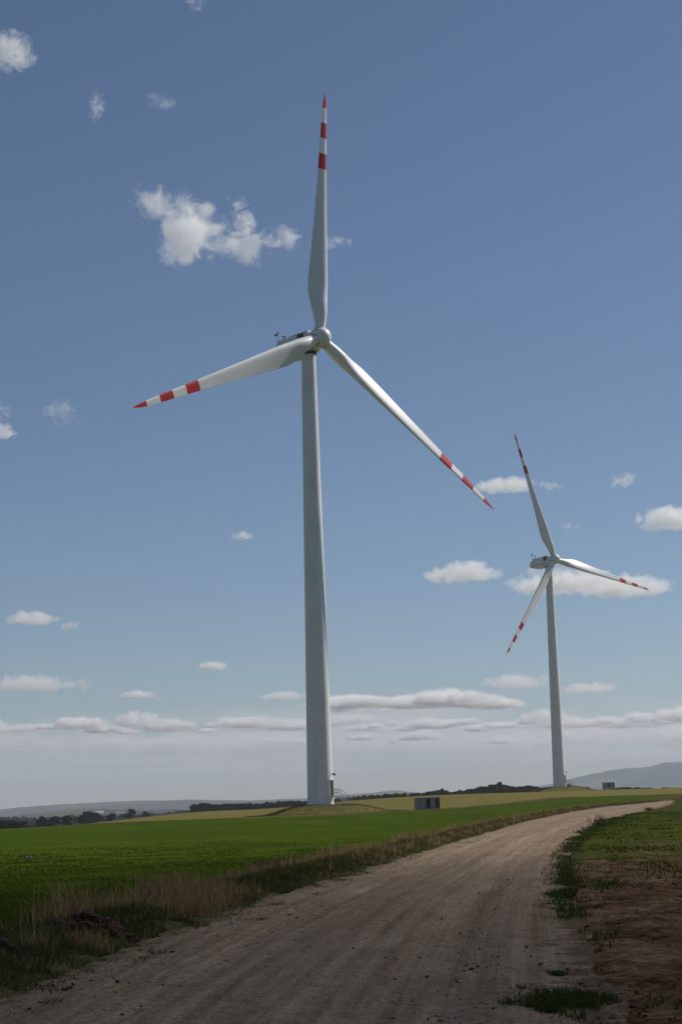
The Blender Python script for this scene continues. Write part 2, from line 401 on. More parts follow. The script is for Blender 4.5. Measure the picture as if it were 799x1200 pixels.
# ------------------------------------------------------------------ fields
track_pts = np.array([(-160, 226), (-60, 229), (-20, 232), (0, 238), (16, 264), (30, 300), (44, 345)], float)
def log_rows(a, b, n): return np.concatenate([np.linspace(-30, a, 12)[:-1], np.geomspace(a, b, n)])
ys = np.linspace(205, 800, 120)
sheet('stubble_field', ys, lambda y: -0.27 * y - 6, lambda y: 0.30 * y + 30, 70, lambda x, y, t: terrain(x, y) - 0.10, M['stubble'], kind='structure')
ys = np.unique(np.concatenate([log_rows(8, 226, 170), np.linspace(226, 345, 60)]))
def green_left(y):
    near = -0.30 * np.maximum(y, 0) - 16
    return np.where(y > 226, np.maximum(near, np.interp(y, track_pts[:, 1], track_pts[:, 0])), near)
sheet('crop_field', ys, green_left, lambda y: XL(y) - 1.9, 130, lambda x, y, t: terrain(x, y) + 0.02 + 0.035 * fbm(x, y, 1.6, 3), M['crop'], kind='structure')
ys = log_rows(5, 345, 300)
wob_l = lambda y: 0.30 * fbm(y, 0 * y, 1.7, 4) ; wob_r = lambda y: 0.35 * fbm(y, 0 * y + 40, 2.1, 4)
sheet('verge', ys, lambda y: XL(y) - 2.2, lambda y: XL(y) + 0.25, 26,
      lambda x, y, t: terrain(x, y) + 0.045 + 0.16 * np.sin(np.clip(t, 0, 1) * PI) ** 1.5 + 0.07 * fbm(x, y, 0.5, 3) - 0.05 * t, M['verge'], kind='structure')
def road_z(x, y, t):
    ru = -0.035 * (np.exp(-((t - 0.27) / 0.07) ** 2) + np.exp(-((t - 0.71) / 0.07) ** 2))
    return terrain(x, y) + 0.035 + ru + 0.03 * np.sin(t * PI) + 0.03 * fbm(x, y, 0.35, 4, 0.6) + 0.02 * fbm(x, y * 0.3, 2.0, 3) + 0.022 * fbm(t * 26, y * 0.05, 1.0, 3)
sheet('dirt_road', log_rows(5, 262, 620), lambda y: XL(y) + wob_l(y), lambda y: XR(y) + 0.2 + wob_r(y), 90, road_z, M['road'], uv=True, kind='structure')
sheet('ploughed_field', log_rows(6, 340, 420), lambda y: XR(y) - 0.15, lambda y: XR(y) + 14 + 0.22 * np.maximum(y, 0), 190,
      lambda x, y, t: terrain(x, y) + 0.005 + S(t * 25) * (0.03 + 0.10 * fbm(x, y, 0.55, 4) * (1 - 0.6 * S((y - 60) / 100)) + 0.06 * fbm(x, y * 0.3, 1.9, 2)), M['plough'], power=1.8, kind='structure')
# bare service track that runs past the first turbine
seg = []
for (a, b) in zip(track_pts[:-1], track_pts[1:]):
    for k in range(14): seg.append(a + (b - a) * k / 14)
seg = np.array(seg + [track_pts[-1]]); tg = np.gradient(seg, axis=0); nm = np.stack([-tg[:, 1], tg[:, 0]], 1); nm /= np.linalg.norm(nm, axis=1)[:, None]
ws = np.linspace(-0.3, 4.2, 6)
P = seg[:, None, :] + nm[:, None, :] * ws[None, :, None]
Zt = terrain(P[..., 0], P[..., 1]) + 0.035 + 0.04 * fbm(P[..., 0], P[..., 1], 1.2, 3)
link('service_track', mesh_np('service_track', np.concatenate([P, Zt[..., None]], -1).reshape(-1, 3), grid_faces(len(seg), 6), M['track']), kind='structure')

# ------------------------------------------------------------------ wind turbines
HUB_H, OVER, TILT, CONE, RTIP = 75.87, 2.916, 0.0875, 0.0462, 45.0
rs = np.concatenate([[1.15, 1.6, 2.2, 3.0, 4.0, 5.2, 6.5, 8.0, 9.5, 11.5, 14, 17, 20, 23, 26, 28.5], np.array([30.5 + 2.9 * k / 2 for k in range(11)])])
rs[-1] = 45.0
def section(r):
    chord = np.interp(r, [1.15, 2.2, 4, 6.5, 9, 12, 20, 30, 38, 42, 44.2, 45.0], [1.8, 1.8, 2.3, 3.2, 3.65, 3.45, 2.6, 1.75, 1.2, 0.88, 0.5, 0.06])
    tc = np.interp(r, [1.15, 2.2, 4, 6.5, 9, 14, 25, 45], [1.0, 1.0, 0.72, 0.45, 0.36, 0.28, 0.21, 0.17])
    w = 1 - float(S((r - 2.2) / 6.0))
    tw = R(np.interp(r, [1, 6, 12, 20, 30, 45], [16, 15, 10, 6, 3, 0.5]) + 3.0)
    th = np.linspace(0, 2 * PI, 28, endpoint=False)
    c = 0.5 * (1 + np.cos(th))                      # 0 trailing edge .. 1 leading edge
    xc = 1 - c
    naca = 5 * tc * (0.2969 * np.sqrt(np.maximum(xc, 0)) - 0.126 * xc - 0.3516 * xc ** 2 + 0.2843 * xc ** 3 - 0.1036 * xc ** 4)
    camb = 0.03 * 4 * xc * (1 - xc) * (1 - w)
    yy = np.sign(np.sin(th)) * naca + camb
    xx = c - 0.68
    px_ = np.cos(th) * 0.5; py_ = np.sin(th) * 0.5
    x = chord * ((1 - w) * xx + w * px_); y = chord * ((1 - w) * yy + w * py_)
    return np.stack([x * math.cos(tw) + y * math.sin(tw), -x * math.sin(tw) + y * math.cos(tw), np.full(28, r)], -1)
def blade_piece(name, rr, mat, cap=False):
    V = np.concatenate([section(r) for r in rr])
    return mesh_np(name, V, grid_faces(len(rr), 28, True), mat)
i0 = 16
ME = {}
ME['blade'] = blade_piece('blade', rs[:i0 + 1], M['blade'])
ME['stripes'] = [blade_piece('stripe', rs[i0 + 2 * k:i0 + 2 * k + 3], M['red' if k % 2 == 0 else 'white']) for k in range(5)]
# nacelle: rounded box lofted along its axis (local x points upwind)
def nacelle_ring(x, hw, top, bot, e=0.34):
    th = np.linspace(0, 2 * PI, 40, endpoint=False); c, s = np.cos(th), np.sin(th)
    yy = hw * np.sign(c) * np.abs(c) ** e; zz = np.sign(s) * np.abs(s) ** e
    zz = (top + bot) / 2 + zz * (top - bot) / 2
    return np.stack([np.full(40, x), yy, zz], -1)
st = [(1.55, 1.35, 1.45, -1.4), (1.5, 1.5, 1.6, -1.55), (0.9, 1.62, 1.75, -1.72), (-1.2, 1.7, 1.9, -1.85), (-4.0, 1.7, 1.9, -1.8), (-5.6, 1.62, 1.72, -1.5), (-7.0, 1.48, 1.25, -1.05), (-7.7, 1.3, 0.85, -0.75), (-7.76, 1.15, 0.75, -0.65)]
V = np.concatenate([nacelle_ring(*s_) for s_ in st]); Fq = grid_faces(len(st), 40, True)
bm = bmesh.new(); vs = [bm.verts.new(v) for v in V]
for f in Fq: bm.faces.new([vs[i] for i in f])
bm.faces.new(vs[-40:]); bm.faces.new(list(reversed(vs[:40])))
bmesh.ops.recalc_face_normals(bm, faces=bm.faces)
ME['nacelle'] = bm_mesh('nacelle', bm, M['blade'], True)
bm = bmesh.new(); box(bm, -6.4, -4.2, -1.2, 1.2, 1.6, 2.02, 0.15); ME['cooler_hood'] = bm_mesh('cooler_hood', bm, M['blade'])
bm = bmesh.new(); box(bm, -7.85, -7.72, -0.95, 0.95, -0.55, 0.62, 0.05); ME['rear_vent'] = bm_mesh('rear_vent', bm, M['gap'])
bm = bmesh.new(); box(bm, -0.75, 0.75, 1.55, 1.73, 0.05, 1.35, 0.06); ME['side_vent'] = bm_mesh('side_vent', bm, M['louvre'])
bm = bmesh.new(); box(bm, -7.2, 0.6, 1.6, 1.735, -0.78, -0.66, 0.01); ME['seam'] = bm_mesh('seam', bm, M['gap'])
bm = bmesh.new(); box(bm, -1.6, 0.2, -0.8, 0.8, 1.75, 1.98, 0.05); ME['roof_hatch'] = bm_mesh('roof_hatch', bm, M['louvre'])
bm = bmesh.new()
tube(bm, (-6.6, 0.55, 1.3), (-6.6, 0.55, 3.7), 0.05); tube(bm, (-6.6, -0.55, 1.3), (-6.6, -0.55, 3.4), 0.05)
tube(bm, (-6.6, 0.55, 3.55), (-7.15, 0.55, 3.55), 0.06); tube(bm, (-6.6, -0.9, 3.3), (-6.6, -0.1, 3.3), 0.05)
box(bm, -7.35, -7.0, 0.43, 0.67, 3.4, 3.75, 0.03); box(bm, -6.7, -6.5, -1.07, -0.83, 3.15, 3.55, 0.03); box(bm, -6.72, -6.48, 0.43, 0.67, 3.65, 3.95, 0.04)
ME['wind_sensor'] = bm_mesh('wind_sensor', bm, M['gap'])
def axis_lathe(name, prof, mat, seg=40):            # lathe about local x
    me = lathe(name, prof, mat, seg)
    for v in me.vertices: v.co = Vector((v.co.z, v.co.x, v.co.y))
    return me
ME['spinner'] = axis_lathe('spinner', [(0.02, -1.3), (1.5, -1.3), (1.62, -1.2), (1.68, -0.6), (1.68, 0.1), (1.62, 0.6), (1.48, 1.05), (1.25, 1.42), (0.92, 1.72), (0.5, 1.9), (0.02, 1.96)], M['blade'])
ME['root_collar'] = lathe('root_collar', [(0.80, 0.95), (0.97, 0.95), (1.0, 1.0), (1.0, 1.45), (0.97, 1.5), (0.80, 1.5)], M['gap'], 36)
TOWER_TOP = HUB_H - 1.95
ME['tower'] = lathe('tower', [(2.1, 0.0), (2.1, 0.3)] + [(2.1 - (2.1 - 1.17) * (k / 24) ** 1.0, 0.3 + (TOWER_TOP - 0.3) * k / 24) for k in range(1, 25)], M['tower'], 72)
def tr(z): return 2.1 - (2.1 - 1.17) * (z - 0.3) / (TOWER_TOP - 0.3)
ME['flange_ring'] = [lathe('flange_ring', [(tr(z) - 0.01, z - 0.06), (tr(z) + 0.006, z - 0.05), (tr(z) + 0.006, z + 0.05), (tr(z) - 0.01, z + 0.06)], M['tower'], 72) for z in (12.5, 31.0, 52.0)]
ME['yaw_collar'] = lathe('yaw_collar', [(1.0, TOWER_TOP - 0.12), (1.3, TOWER_TOP - 0.10), (1.36, TOWER_TOP + 0.05), (1.36, TOWER_TOP + 0.42), (1.0, TOWER_TOP + 0.44)], M['gap'], 48)
ME['plinth'] = lathe('plinth', [(0.05, -1.2), (2.75, -1.2), (2.75, 0.04), (2.7, 0.09), (0.05, 0.09)], M['concrete'], 48, False)
# door and stairs on local +x
def curved_plate(bm, r, a0, a1, z0, z1, t=0.04, n=8):
    ring = []
    for k in range(n + 1):
        a = a0 + (a1 - a0) * k / n
        ring.append([bm.verts.new((rr * math.cos(a), rr * math.sin(a), z)) for rr, z in ((r, z0), (r + t, z0), (r + t, z1), (r, z1))])
    for k in range(n):
        for j in range(4): bm.faces.new((ring[k][j], ring[k][(j + 1) % 4], ring[k + 1][(j + 1) % 4], ring[k + 1][j]))
    bm.faces.new(ring[0]); bm.faces.new(list(reversed(ring[-1])))
bm = bmesh.new(); curved_plate(bm, tr(2.5) - 0.03, -0.26, 0.26, 1.45, 3.75, 0.11); bmesh.ops.recalc_face_normals(bm, faces=bm.faces); ME['door'] = bm_mesh('door', bm, M['louvre'])
bm = bmesh.new(); curved_plate(bm, tr(2.5) - 0.04, -0.34, -0.262, 1.35, 3.85, 0.16, 2); curved_plate(bm, tr(2.5) - 0.04, 0.262, 0.34, 1.35, 3.85, 0.16, 2); curved_plate(bm, tr(2.5) - 0.045, -0.34, 0.34, 3.853, 3.98, 0.16)
bmesh.ops.recalc_face_normals(bm, faces=bm.faces); ME['door_frame'] = bm_mesh('door_frame', bm, M['tower'])
bm = bmesh.new(); tube(bm, (tr(4.8) - 0.05, 0, 4.85), (tr(4.8) + 0.5, 0, 4.95), 0.05); box(bm, tr(4.8) + 0.35, tr(4.8) + 0.75, -0.2, 0.2, 4.6, 4.88, 0.04); ME['lamp'] = bm_mesh('lamp', bm, M['gap'])
x0 = 2.13
bm = bmesh.new(); box(bm, x0, x0 + 1.25, -0.65, 0.65, 1.28, 1.36)
for yy in (-0.6, 0.6): tube(bm, (x0 + 1.2, yy, -0.4), (x0 + 1.2, yy, 1.28), 0.05)
for yy in (-0.5, 0.5):
    tube(bm, (x0 + 1.22, yy, 1.25), (x0 + 3.1, yy, -0.25), 0.06)
ME['stairs'] = bm_mesh('stairs', bm, M['steel'])
bm = bmesh.new(); box(bm, -0.14, 0.14, -0.5, 0.5, -0.02, 0.02); ME['step'] = bm_mesh('step', bm, M['steel'])
bm = bmesh.new()
for yy in (-0.63, 0.63):
    tube(bm, (x0 + 0.1, yy, 2.42), (x0 + 1.2, yy, 2.42), 0.045); tube(bm, (x0 + 1.2, yy, 2.42), (x0 + 3.1, yy, 0.9), 0.045)
    tube(bm, (x0 + 0.1, yy, 1.9), (x0 + 1.2, yy, 1.9), 0.035); tube(bm, (x0 + 1.2, yy, 1.9), (x0 + 3.1, yy, 0.4), 0.035)
    for xx, za, zb in ((0.1, 1.36, 2.42), (1.2, 1.36, 2.42), (2.15, 0.5, 1.66), (3.1, -0.3, 0.9)): tube(bm, (x0 + xx, yy, za), (x0 + xx, yy, zb), 0.04)
ME['railing'] = bm_mesh('railing', bm, M['steel'])

def wind_turbine(base, yaw, az, label):
    t = link('wind_turbine', None, label=label, category='wind turbine', group='wind turbines beside the dirt road')
    t.location = base
    link('plinth', ME['plinth'], parent=t)
    tw = link('tower', ME['tower'], parent=t)
    for me in ME['flange_ring']: link('flange_ring', me, parent=tw)
    dr = R(-28)
    for k in ('door', 'door_frame', 'lamp'): link(k, ME[k], parent=tw).rotation_euler.z = dr
    link('yaw_collar', ME['yaw_collar'], parent=tw)
    sg = link('stairs', ME['stairs'], parent=t); sg.rotation_euler.z = dr
    for k in range(6):
        s_ = link('step', ME['step'], parent=sg); s_.location = (x0 + 1.4 + 0.27 * k, 0, 1.12 - 0.215 * k)
    link('railing', ME['railing'], parent=sg)
    a = Vector((math.sin(yaw) * math.cos(TILT), -math.cos(yaw) * math.cos(TILT), math.sin(TILT)))
    s = Vector((math.cos(yaw), math.sin(yaw), 0)); u = s.cross(a)
    if u.z < 0: u = -u
    fr = Matrix((a, -s, u)).transposed().to_4x4()   # x upwind, z up
    nc = link('nacelle', ME['nacelle'], parent=t); nc.matrix_local = Matrix.Translation((0, 0, HUB_H)) @ fr
    for k in ('cooler_hood', 'rear_vent', 'side_vent', 'seam', 'roof_hatch', 'wind_sensor'): link(k, ME[k], parent=nc)
    for k in ('side_vent', 'seam'): link(k, ME[k], parent=nc).scale = (1, -1, 1)
    hub = Vector((0, 0, HUB_H)) + a * OVER
    sp_ = link('spinner', ME['spinner'], parent=t); sp_.matrix_local = Matrix.Translation(hub) @ fr
    for k in range(3):
        q = az + k * 2 * PI / 3
        d = (s * math.sin(q) + u * math.cos(q)) * math.cos(CONE) + a * math.sin(CONE)
        tg_ = s * math.cos(q) - u * math.sin(q)
        mt = Matrix((tg_, d.cross(tg_), d)).transposed().to_4x4()
        b = link('blade', ME['blade'], parent=t); b.matrix_local = Matrix.Translation(hub) @ mt
        link('root_collar', ME['root_collar'], parent=b)
        for j, me in enumerate(ME['stripes']): link('red_stripe' if j % 2 == 0 else 'white_stripe', me, parent=b)
    return t
T1 = (-4.622, 278.56, 1.407); T2 = (69.90, 581.72, 4.725)
wind_turbine(T1, 0.7587, 0.1033, 'tall pale grey turbine with red striped blades, nearest to the green field')
wind_turbine(T2, 0.6803, -0.3283, 'smaller looking turbine with red striped blades in front of the hazy mountains')

# grassed earth mounds over the foundations
def mound(cx, cy, top, rx, ry):
    r = np.linspace(0, 1.25, 30); a = np.linspace(0, 2 * PI, 72, endpoint=False)
    Rr_, Aa = np.meshgrid(r, a, indexing='ij')
    X = cx + rx * Rr_ * np.cos(Aa) * (1 + 0.12 * vnoise(Aa * 2, Aa * 0)); Y = cy + ry * Rr_ * np.sin(Aa)
    b = terrain(X, Y); k = S((1.08 - Rr_) / 0.72)
    Z = b * (1 - k) + (top - 0.05) * k - 0.12 * (1 - k) + 0.22 * fbm(X, Y, 2.2, 4) * (k * 0.9 + 0.1) * (1 - np.exp(-(Rr_ * rx / 4) ** 2))
    return link('earth_mound', mesh_np('earth_mound', np.stack([X, Y, Z], -1).reshape(-1, 3), grid_faces(30, 72, True), M['mound']), kind='structure'), (X, Y, Z)
m1, g1 = mound(-3.6, 277, T1[2], 10.5, 12.0)
m2, g2 = mound(70.5, 581, T2[2], 12.0, 12.0)

# ------------------------------------------------------------------ transformer kiosks beside the turbines
def kiosk_meshes():
    k = {}
    W, Dp, H = 3.6, 2.4, 1.5
    bm = bmesh.new(); box(bm, -W / 2, W / 2, -Dp / 2, Dp / 2, -0.5, H, 0.03); k['body'] = bm_mesh('body', bm, M['concrete'])
    bm = bmesh.new(); box(bm, -W / 2 - 0.12, W / 2 + 0.12, -Dp / 2 - 0.12, Dp / 2 + 0.12, H + 0.003, H + 0.15, 0.03); k['roof'] = bm_mesh('roof', bm, M['slab'])
    bm = bmesh.new(); box(bm, -0.32, 0.32, -0.06, 0.0, 0, 1.36, 0.01)
    for q in range(9): box(bm, -0.27, 0.27, -0.085, -0.058, 0.1 + q * 0.14, 0.18 + q * 0.14)
    k['louvre_door'] = bm_mesh('louvre_door', bm, M['louvre'])
    bm = bmesh.new(); box(bm, -0.34, 0.34, -0.07, 0.0, 0, 1.3, 0.015); k['door'] = bm_mesh('door', bm, M['panel'])
    bm = bmesh.new(); tube(bm, (0.24, -0.07, 0.75), (0.24, -0.13, 0.75), 0.02); box(bm, 0.18, 0.28, -0.15, -0.12, 0.72, 0.78); k['handle'] = bm_mesh('handle', bm, M['gap'])
    bm = bmesh.new(); box(bm, -0.36, 0.36, -0.05, 0.0, 0, 0.5, 0.01); k['notice_panel'] = bm_mesh('notice_panel', bm, M['panel'])
    return k, W, Dp
KM, KW, KD = kiosk_meshes()
def kiosk(x, y, z, rz, label):
    t = link('transformer_kiosk', None, label=label, category='kiosk', group='transformer kiosks beside the turbines')
    t.location = (x, y, z); t.rotation_euler.z = rz
    b = link('body', KM['body'], parent=t); link('roof', KM['roof'], parent=t)
    f = -KD / 2 - 0.002
    for xx, nm_ in ((0.02, 'louvre_door'), (1.45, 'louvre_door')): link(nm_, KM['louvre_door'], parent=t).location = (xx, f, 0.08)
    d = link('door', KM['door'], parent=t); d.location = (0.74, f, 0.12); link('handle', KM['handle'], parent=d)
    link('notice_panel', KM['notice_panel'], parent=t).location = (-0.75, f, 0.45)
p = at_dist(500, 268); kiosk(p[0], 268, p[2] + 0.2, R(6), 'low grey concrete kiosk with dark louvres between green field and stubble')
p = at_dist(713, 584); kiosk(p[0], 584, 4.1, R(6), 'tiny pale concrete kiosk far off, below the mountains and the smaller turbine')

# ------------------------------------------------------------------ trees
def leaf_cloud(n, size, lobes, rngs):
    """leaf clumps: quads spread over lobes (cx,cy,cz,r,rz)"""
    lob = np.array(lobes); w = lob[:, 3] ** 2; k = rngs.choice(len(lob), n, p=w / w.sum())
    d = rngs.normal(size=(n, 3)); d /= np.linalg.norm(d, axis=1)[:, None]
    rr = rngs.random(n) ** 0.45
    c = lob[k, :3] + d * np.stack([lob[k, 3], lob[k, 3], lob[k, 4]], 1) * rr[:, None]
    a = rngs.normal(size=(n, 3)); a /= np.linalg.norm(a, axis=1)[:, None]
    b = np.cross(a, rngs.normal(size=(n, 3))); b /= np.linalg.norm(b, axis=1)[:, None]
    s = size * (0.6 + 0.8 * rngs.random(n))[:, None]
    V = np.stack([c - a * s, c + b * s * 0.6, c + a * s, c - b * s * 0.6], 1).reshape(-1, 3)
    F = np.arange(n * 4).reshape(-1, 4)
    t = np.clip(0.5 + 0.25 * rngs.normal(size=n), 0, 1)
    return V, F, np.repeat(t, 4)
def trunk_geo(h, r, rngs, limbs=5):
    bm = bmesh.new(); tube(bm, (0, 0, -0.06 * h), (0.01 * h, 0, h * 0.55), r, r * 0.6, 8); tube(bm, (0.01 * h, 0, h * 0.53), (0.0, 0.02 * h, h * 0.88), r * 0.6, r * 0.2, 6)
    for k in range(limbs):
        a = k * 2.4 + rngs.random(); z0 = h * (0.25 + 0.09 * k)
        tube(bm, (0, 0, z0), (0.26 * h * math.cos(a), 0.26 * h * math.sin(a), z0 + h * 0.2), r * 0.42, r * 0.12, 5)
    return bm
def crown_lobes(rngs, wide=0.42, lo=0.2, k=9):
    out = []
    for i in range(k):
        a = rngs.random() * 2 * PI; z = lo + (0.86 - lo) * (i + 0.5) / k
        rr = wide * math.sin(PI * min(1, 0.18 + 0.75 * (z - lo) / (1 - lo))) * rngs.uniform(0.35, 0.8)
        r = wide * rngs.uniform(0.34, 0.55)
        out.append((rr * math.cos(a), rr * math.sin(a), z, r, r * 0.75))
    out.append((0, 0, 0.88, wide * 0.3, 0.12))
    return out
TREES = []
for k, (wd, lo) in enumerate([(0.46, 0.12), (0.56, 0.08), (0.40, 0.15), (0.62, 0.10)]):
    rk = np.random.default_rng(40 + k)
    V, F, t = leaf_cloud(1500, 0.045, crown_lobes(rk, wd, lo), rk)
    TREES.append((mesh_np('crown', V, F, M['leaf'], False, t), bm_mesh('trunk', trunk_geo(1.0, 0.028, rk), M['bark'], True), (V, F, t)))
def tree(px, y, top_px, label, wide=1.0, kind=0, group=None, name='tree', cat='tree'):
    x, yy, z = at_dist(px, y); d = ray(px, top_px); x = d[0] / d[1] * y; zt = CAM[2] + d[2] / d[1] * y; z = float(terrain(x, y)); h = max(1.2, zt - z)
    o = link(name, None, label=label, category=cat, **({'group': group} if group else {}))
    o.location = (x, y, z); o.rotation_euler.z = kind * 1.7 + px
    c = link('crown', TREES[kind][0], parent=o); c.scale = (h * wide, h * wide, h)
    t = link('trunk', TREES[kind][1], parent=o); t.scale = (h, h, h)
    return o
def treeline(name, prof, depths, label, step, wide=(0.9, 1.5), seed=5):
    rk = np.random.default_rng(seed); px = np.array([p[0] for p in prof], float); tp = np.array([p[1] for p in prof], float)
    Vs, Fs, Ts, o = [], [], [], 0
    for c in np.arange(px[0], px[-1], step):
        for dep in depths:
            cc = c + rk.uniform(-step, step); y = dep * rk.uniform(0.95, 1.05)
            d = ray(cc, np.interp(cc, px, tp) + abs(rk.normal()) * 1.3 + (1.5 if dep == depths[0] else 0)); x = d[0] / d[1] * y
            z = float(terrain(x, y)); h = CAM[2] + d[2] / d[1] * y - z
            if h < 1: continue
            V, F, t = TREES[rk.integers(4)][2]
            sel = rk.choice(len(F), 420, replace=False); Vq = V.reshape(-1, 4, 3)[sel].copy()
            ctr = Vq.mean(1, keepdims=True); Vq = ctr + (Vq - ctr) * 2.1
            Vq = Vq.reshape(-1, 3); a = rk.random() * 6.28; w = h * rk.uniform(*wide)
            w = min(w, 11.0)
            P = np.stack([(Vq[:, 0] * math.cos(a) - Vq[:, 1] * math.sin(a)) * w + x, (Vq[:, 0] * math.sin(a) + Vq[:, 1] * math.cos(a)) * w + y, Vq[:, 2] * h * 1.02 + z - 0.08 * h], -1)
            Vs.append(P); Fs.append(np.arange(len(P)).reshape(-1, 4) + o); o += len(P); Ts.append(np.clip(t.reshape(-1, 4)[sel] + rk.uniform(-.2, .2), 0, 1).ravel())
    link(name, mesh_np(name, np.concatenate(Vs), np.concatenate(Fs), M['leaf'], False, np.concatenate(Ts)), kind='stuff', label=label, category='trees')
treeline('treeline', [(226, 942), (235, 939), (250, 941), (270, 941), (300, 940), (330, 938), (380, 936), (400, 934), (430, 931), (450, 929.5), (470, 929), (490, 928), (500, 926), (518, 924), (530, 926), (545, 924), (560, 921.5), (572, 919), (585, 917), (598, 920.5), (612, 920), (622, 919), (634, 921), (644, 925)], (820, 870), 'dark line of trees along the horizon behind both turbines', 2.6)
treeline('treeline', [(640, 922), (652, 923), (700, 924.5), (716, 923), (730, 920.5), (740, 921.5), (760, 922), (780, 922), (800, 922.5), (900, 920)], (860, 920), 'low dark wood below the mountains at the right', 2.6, seed=9)
treeline('treeline', [(-120, 957), (-30, 958), (-6, 959), (10, 960), (22, 963)], (520, 560), 'dark thicket beyond the green field at the left edge', 2.4, seed=12)
treeline('treeline', [(-150, 952), (0, 955), (40, 956), (70, 955), (100, 953), (140, 953), (190, 951), (226, 947)], (1500, 1700, 1900), 'distant hedges and woods across the valley on the left', 2.2, (0.9, 1.6), seed=15)
g_ = 'lone trees beyond the left field'
tree(30, 540, 962, 'low spreading tree right beside the thicket at the left edge', 1.5, 3, g_)
tree(49, 600, 956.5, 'round dark tree, leftmost of three alike beyond the left field', 1.2, 0, g_)
tree(62, 620, 957, 'round dark tree, middle one of three alike beyond the left field', 1.15, 1, g_)
tree(79, 640, 955, 'round dark tree, last of three alike beyond the left field', 1.25, 2, g_)
tree(100, 700, 951, 'broad dark tree standing before the white house in the valley', 1.5, 1, g_)
tree(113, 720, 952, 'bushy tree just right of the broad one before the white house', 1.4, 3, g_)
tree(130, 700, 953, 'low wide tree between the white house and the flat-topped tree', 1.7, 0, g_)
tree(152, 760, 947.5, 'tall flat-topped tree on the valley side of the stubble', 1.1, 3, g_)
tree(170, 800, 951, 'low bush-like tree right of the flat-topped one', 1.7, 1, g_)
tree(586, 835, 915.5, 'tallest tree of the dark line, left of the far turbine', 0.9, 0)
tree(518, 830, 923.5, 'slightly taller tree in the dark line above the near kiosk', 1.0, 2)
tree(667, 590, 919, 'dark bush against the right foot of the far turbine', 1.3, 1, 'bushes on the far mound', 'bush', 'bush')
tree(688, 592, 922, 'low dark bush on the far mound, towards the tiny kiosk', 1.8, 3, 'bushes on the far mound', 'bush', 'bush')
# houses across the valley
bm = bmesh.new(); box(bm, -5, 5, -4, 4, -1, 4); HM = bm_mesh('wall', bm, M['plaster'])
bm = bmesh.new(); va = [bm.verts.new(v) for v in [(-5.4, -4.5, 4.01), (5.4, -4.5, 4.01), (5.4, 4.5, 4.01), (-5.4, 4.5, 4.01), (-5.4, 0, 7.2), (5.4, 0, 7.2)]]
for f in ((0, 1, 5, 4), (2, 3, 4, 5), (1, 2, 5), (3, 0, 4), (3, 2, 1, 0)): bm.faces.new([va[i] for i in f])
HR = bm_mesh('roof', bm, M['rooftile'])
bm = bmesh.new(); box(bm, -0.6, 0.6, -4.06, -3.98, 1.2, 2.7); HW = bm_mesh('window', bm, M['louvre'])
def house(px, py, y, rz, label):
    d = ray(px, py); x = d[0] / d[1] * y; z = CAM[2] + d[2] / d[1] * y - 4
    o = link('house', None, label=label, category='house', group='houses across the valley'); o.location = (x, y, max(z, float(terrain(x, y)))); o.rotation_euler.z = rz
    link('wall', HM, parent=o); link('roof', HR, parent=o)
    for q in (-2.6, 2.6): link('window', HW, parent=o).location = (q, 0, 0)
house(117, 953, 2300, 0.3, 'tiny white house across the valley, right of the broad dark tree')
house(141, 953.5, 2400, -0.4, 'tiny white house across the valley, left of the flat-topped tree')

# ------------------------------------------------------------------ grass and crops
def verge_pts(n, y0, y1, o0, o1):
    y = np.exp(rng.uniform(math.log(y0), math.log(y1), n)); u = rng.uniform(o0, o1, n)
    return XL(y) + u, y, u
def vz(x, y, u):
    t = np.clip((u + 2.2) / 2.45, 0, 1)
    return terrain(x, y) + 0.03 + 0.14 * np.sin(t * PI) ** 1.5 - 0.05 * t
x, y, u = verge_pts(110000, 9, 260, -2.6, 0.55)
keep = (u < 0.05 + 0.6 * fbm(x, y, 0.7, 3)) & (fbm(x + 9, y, 1.3, 3) > -0.42)
x, y, u = x[keep], y[keep], u[keep]
tall = 0.08 + 0.20 * S((0.35 - np.abs(u + 0.95)) / 1.6 + 0.6) * (0.7 + 0.9 * fbm(x, y, 2.5, 3)) * (u < -0.1)
H = np.clip(tall * rng.uniform(0.5, 1.3, len(x)), 0.05, 0.7)
Wd = np.maximum(0.008, 0.0005 * y) * rng.uniform(0.6, 1.4, len(x))
tint = np.clip(0.35 + 0.55 * fbm(x, y, 1.9, 3) + 0.15 * rng.normal(size=len(x)) + 0.35 * S((y - 32) / 30), 0, 1)
blade_obj('verge_grass', np.stack([x, y, vz(x, y, u)], -1), H, Wd, rng.uniform(0.1, 0.8, len(x)), M['grass'], tint, kind='stuff', label='dull green grass along the left edge of the road', category='grass')
# dry straw-coloured grass in patches of the verge
x, y, u = verge_pts(60000, 14, 300, -2.7, -0.1)
pat = np.interp(y, [14, 23, 25, 26.5, 31, 34, 45, 48, 62, 68, 90, 140, 230, 300], [0.0, 0.02, 0.12, 1, 1, 0.55, 0.6, 1, 1, 0.9, 1, 1, 1, 0.7]) * (0.6 + 1.6 * fbm(x, y, 2.0, 3))
keep = rng.random(len(x)) < pat; x, y, u = x[keep], y[keep], u[keep]
H = np.clip((0.20 + 0.16 * np.exp(-((y - 29) / 5) ** 2) + 0.55 * fbm(x, y, 1.1, 3)) * rng.uniform(0.4, 1.3, len(x)), 0.08, 0.75)
blade_obj('dry_grass', np.stack([x, y, vz(x, y, u)], -1), H, np.maximum(0.005, 0.00036 * y) * rng.uniform(0.6, 1.4, len(x)), rng.uniform(0.05, 0.9, len(x)), M['dry'], np.clip(0.45 + 0.3 * rng.normal(size=len(x)), 0, 1), kind='stuff', label='straw-coloured dry grass standing in patches on the left verge', category='grass')
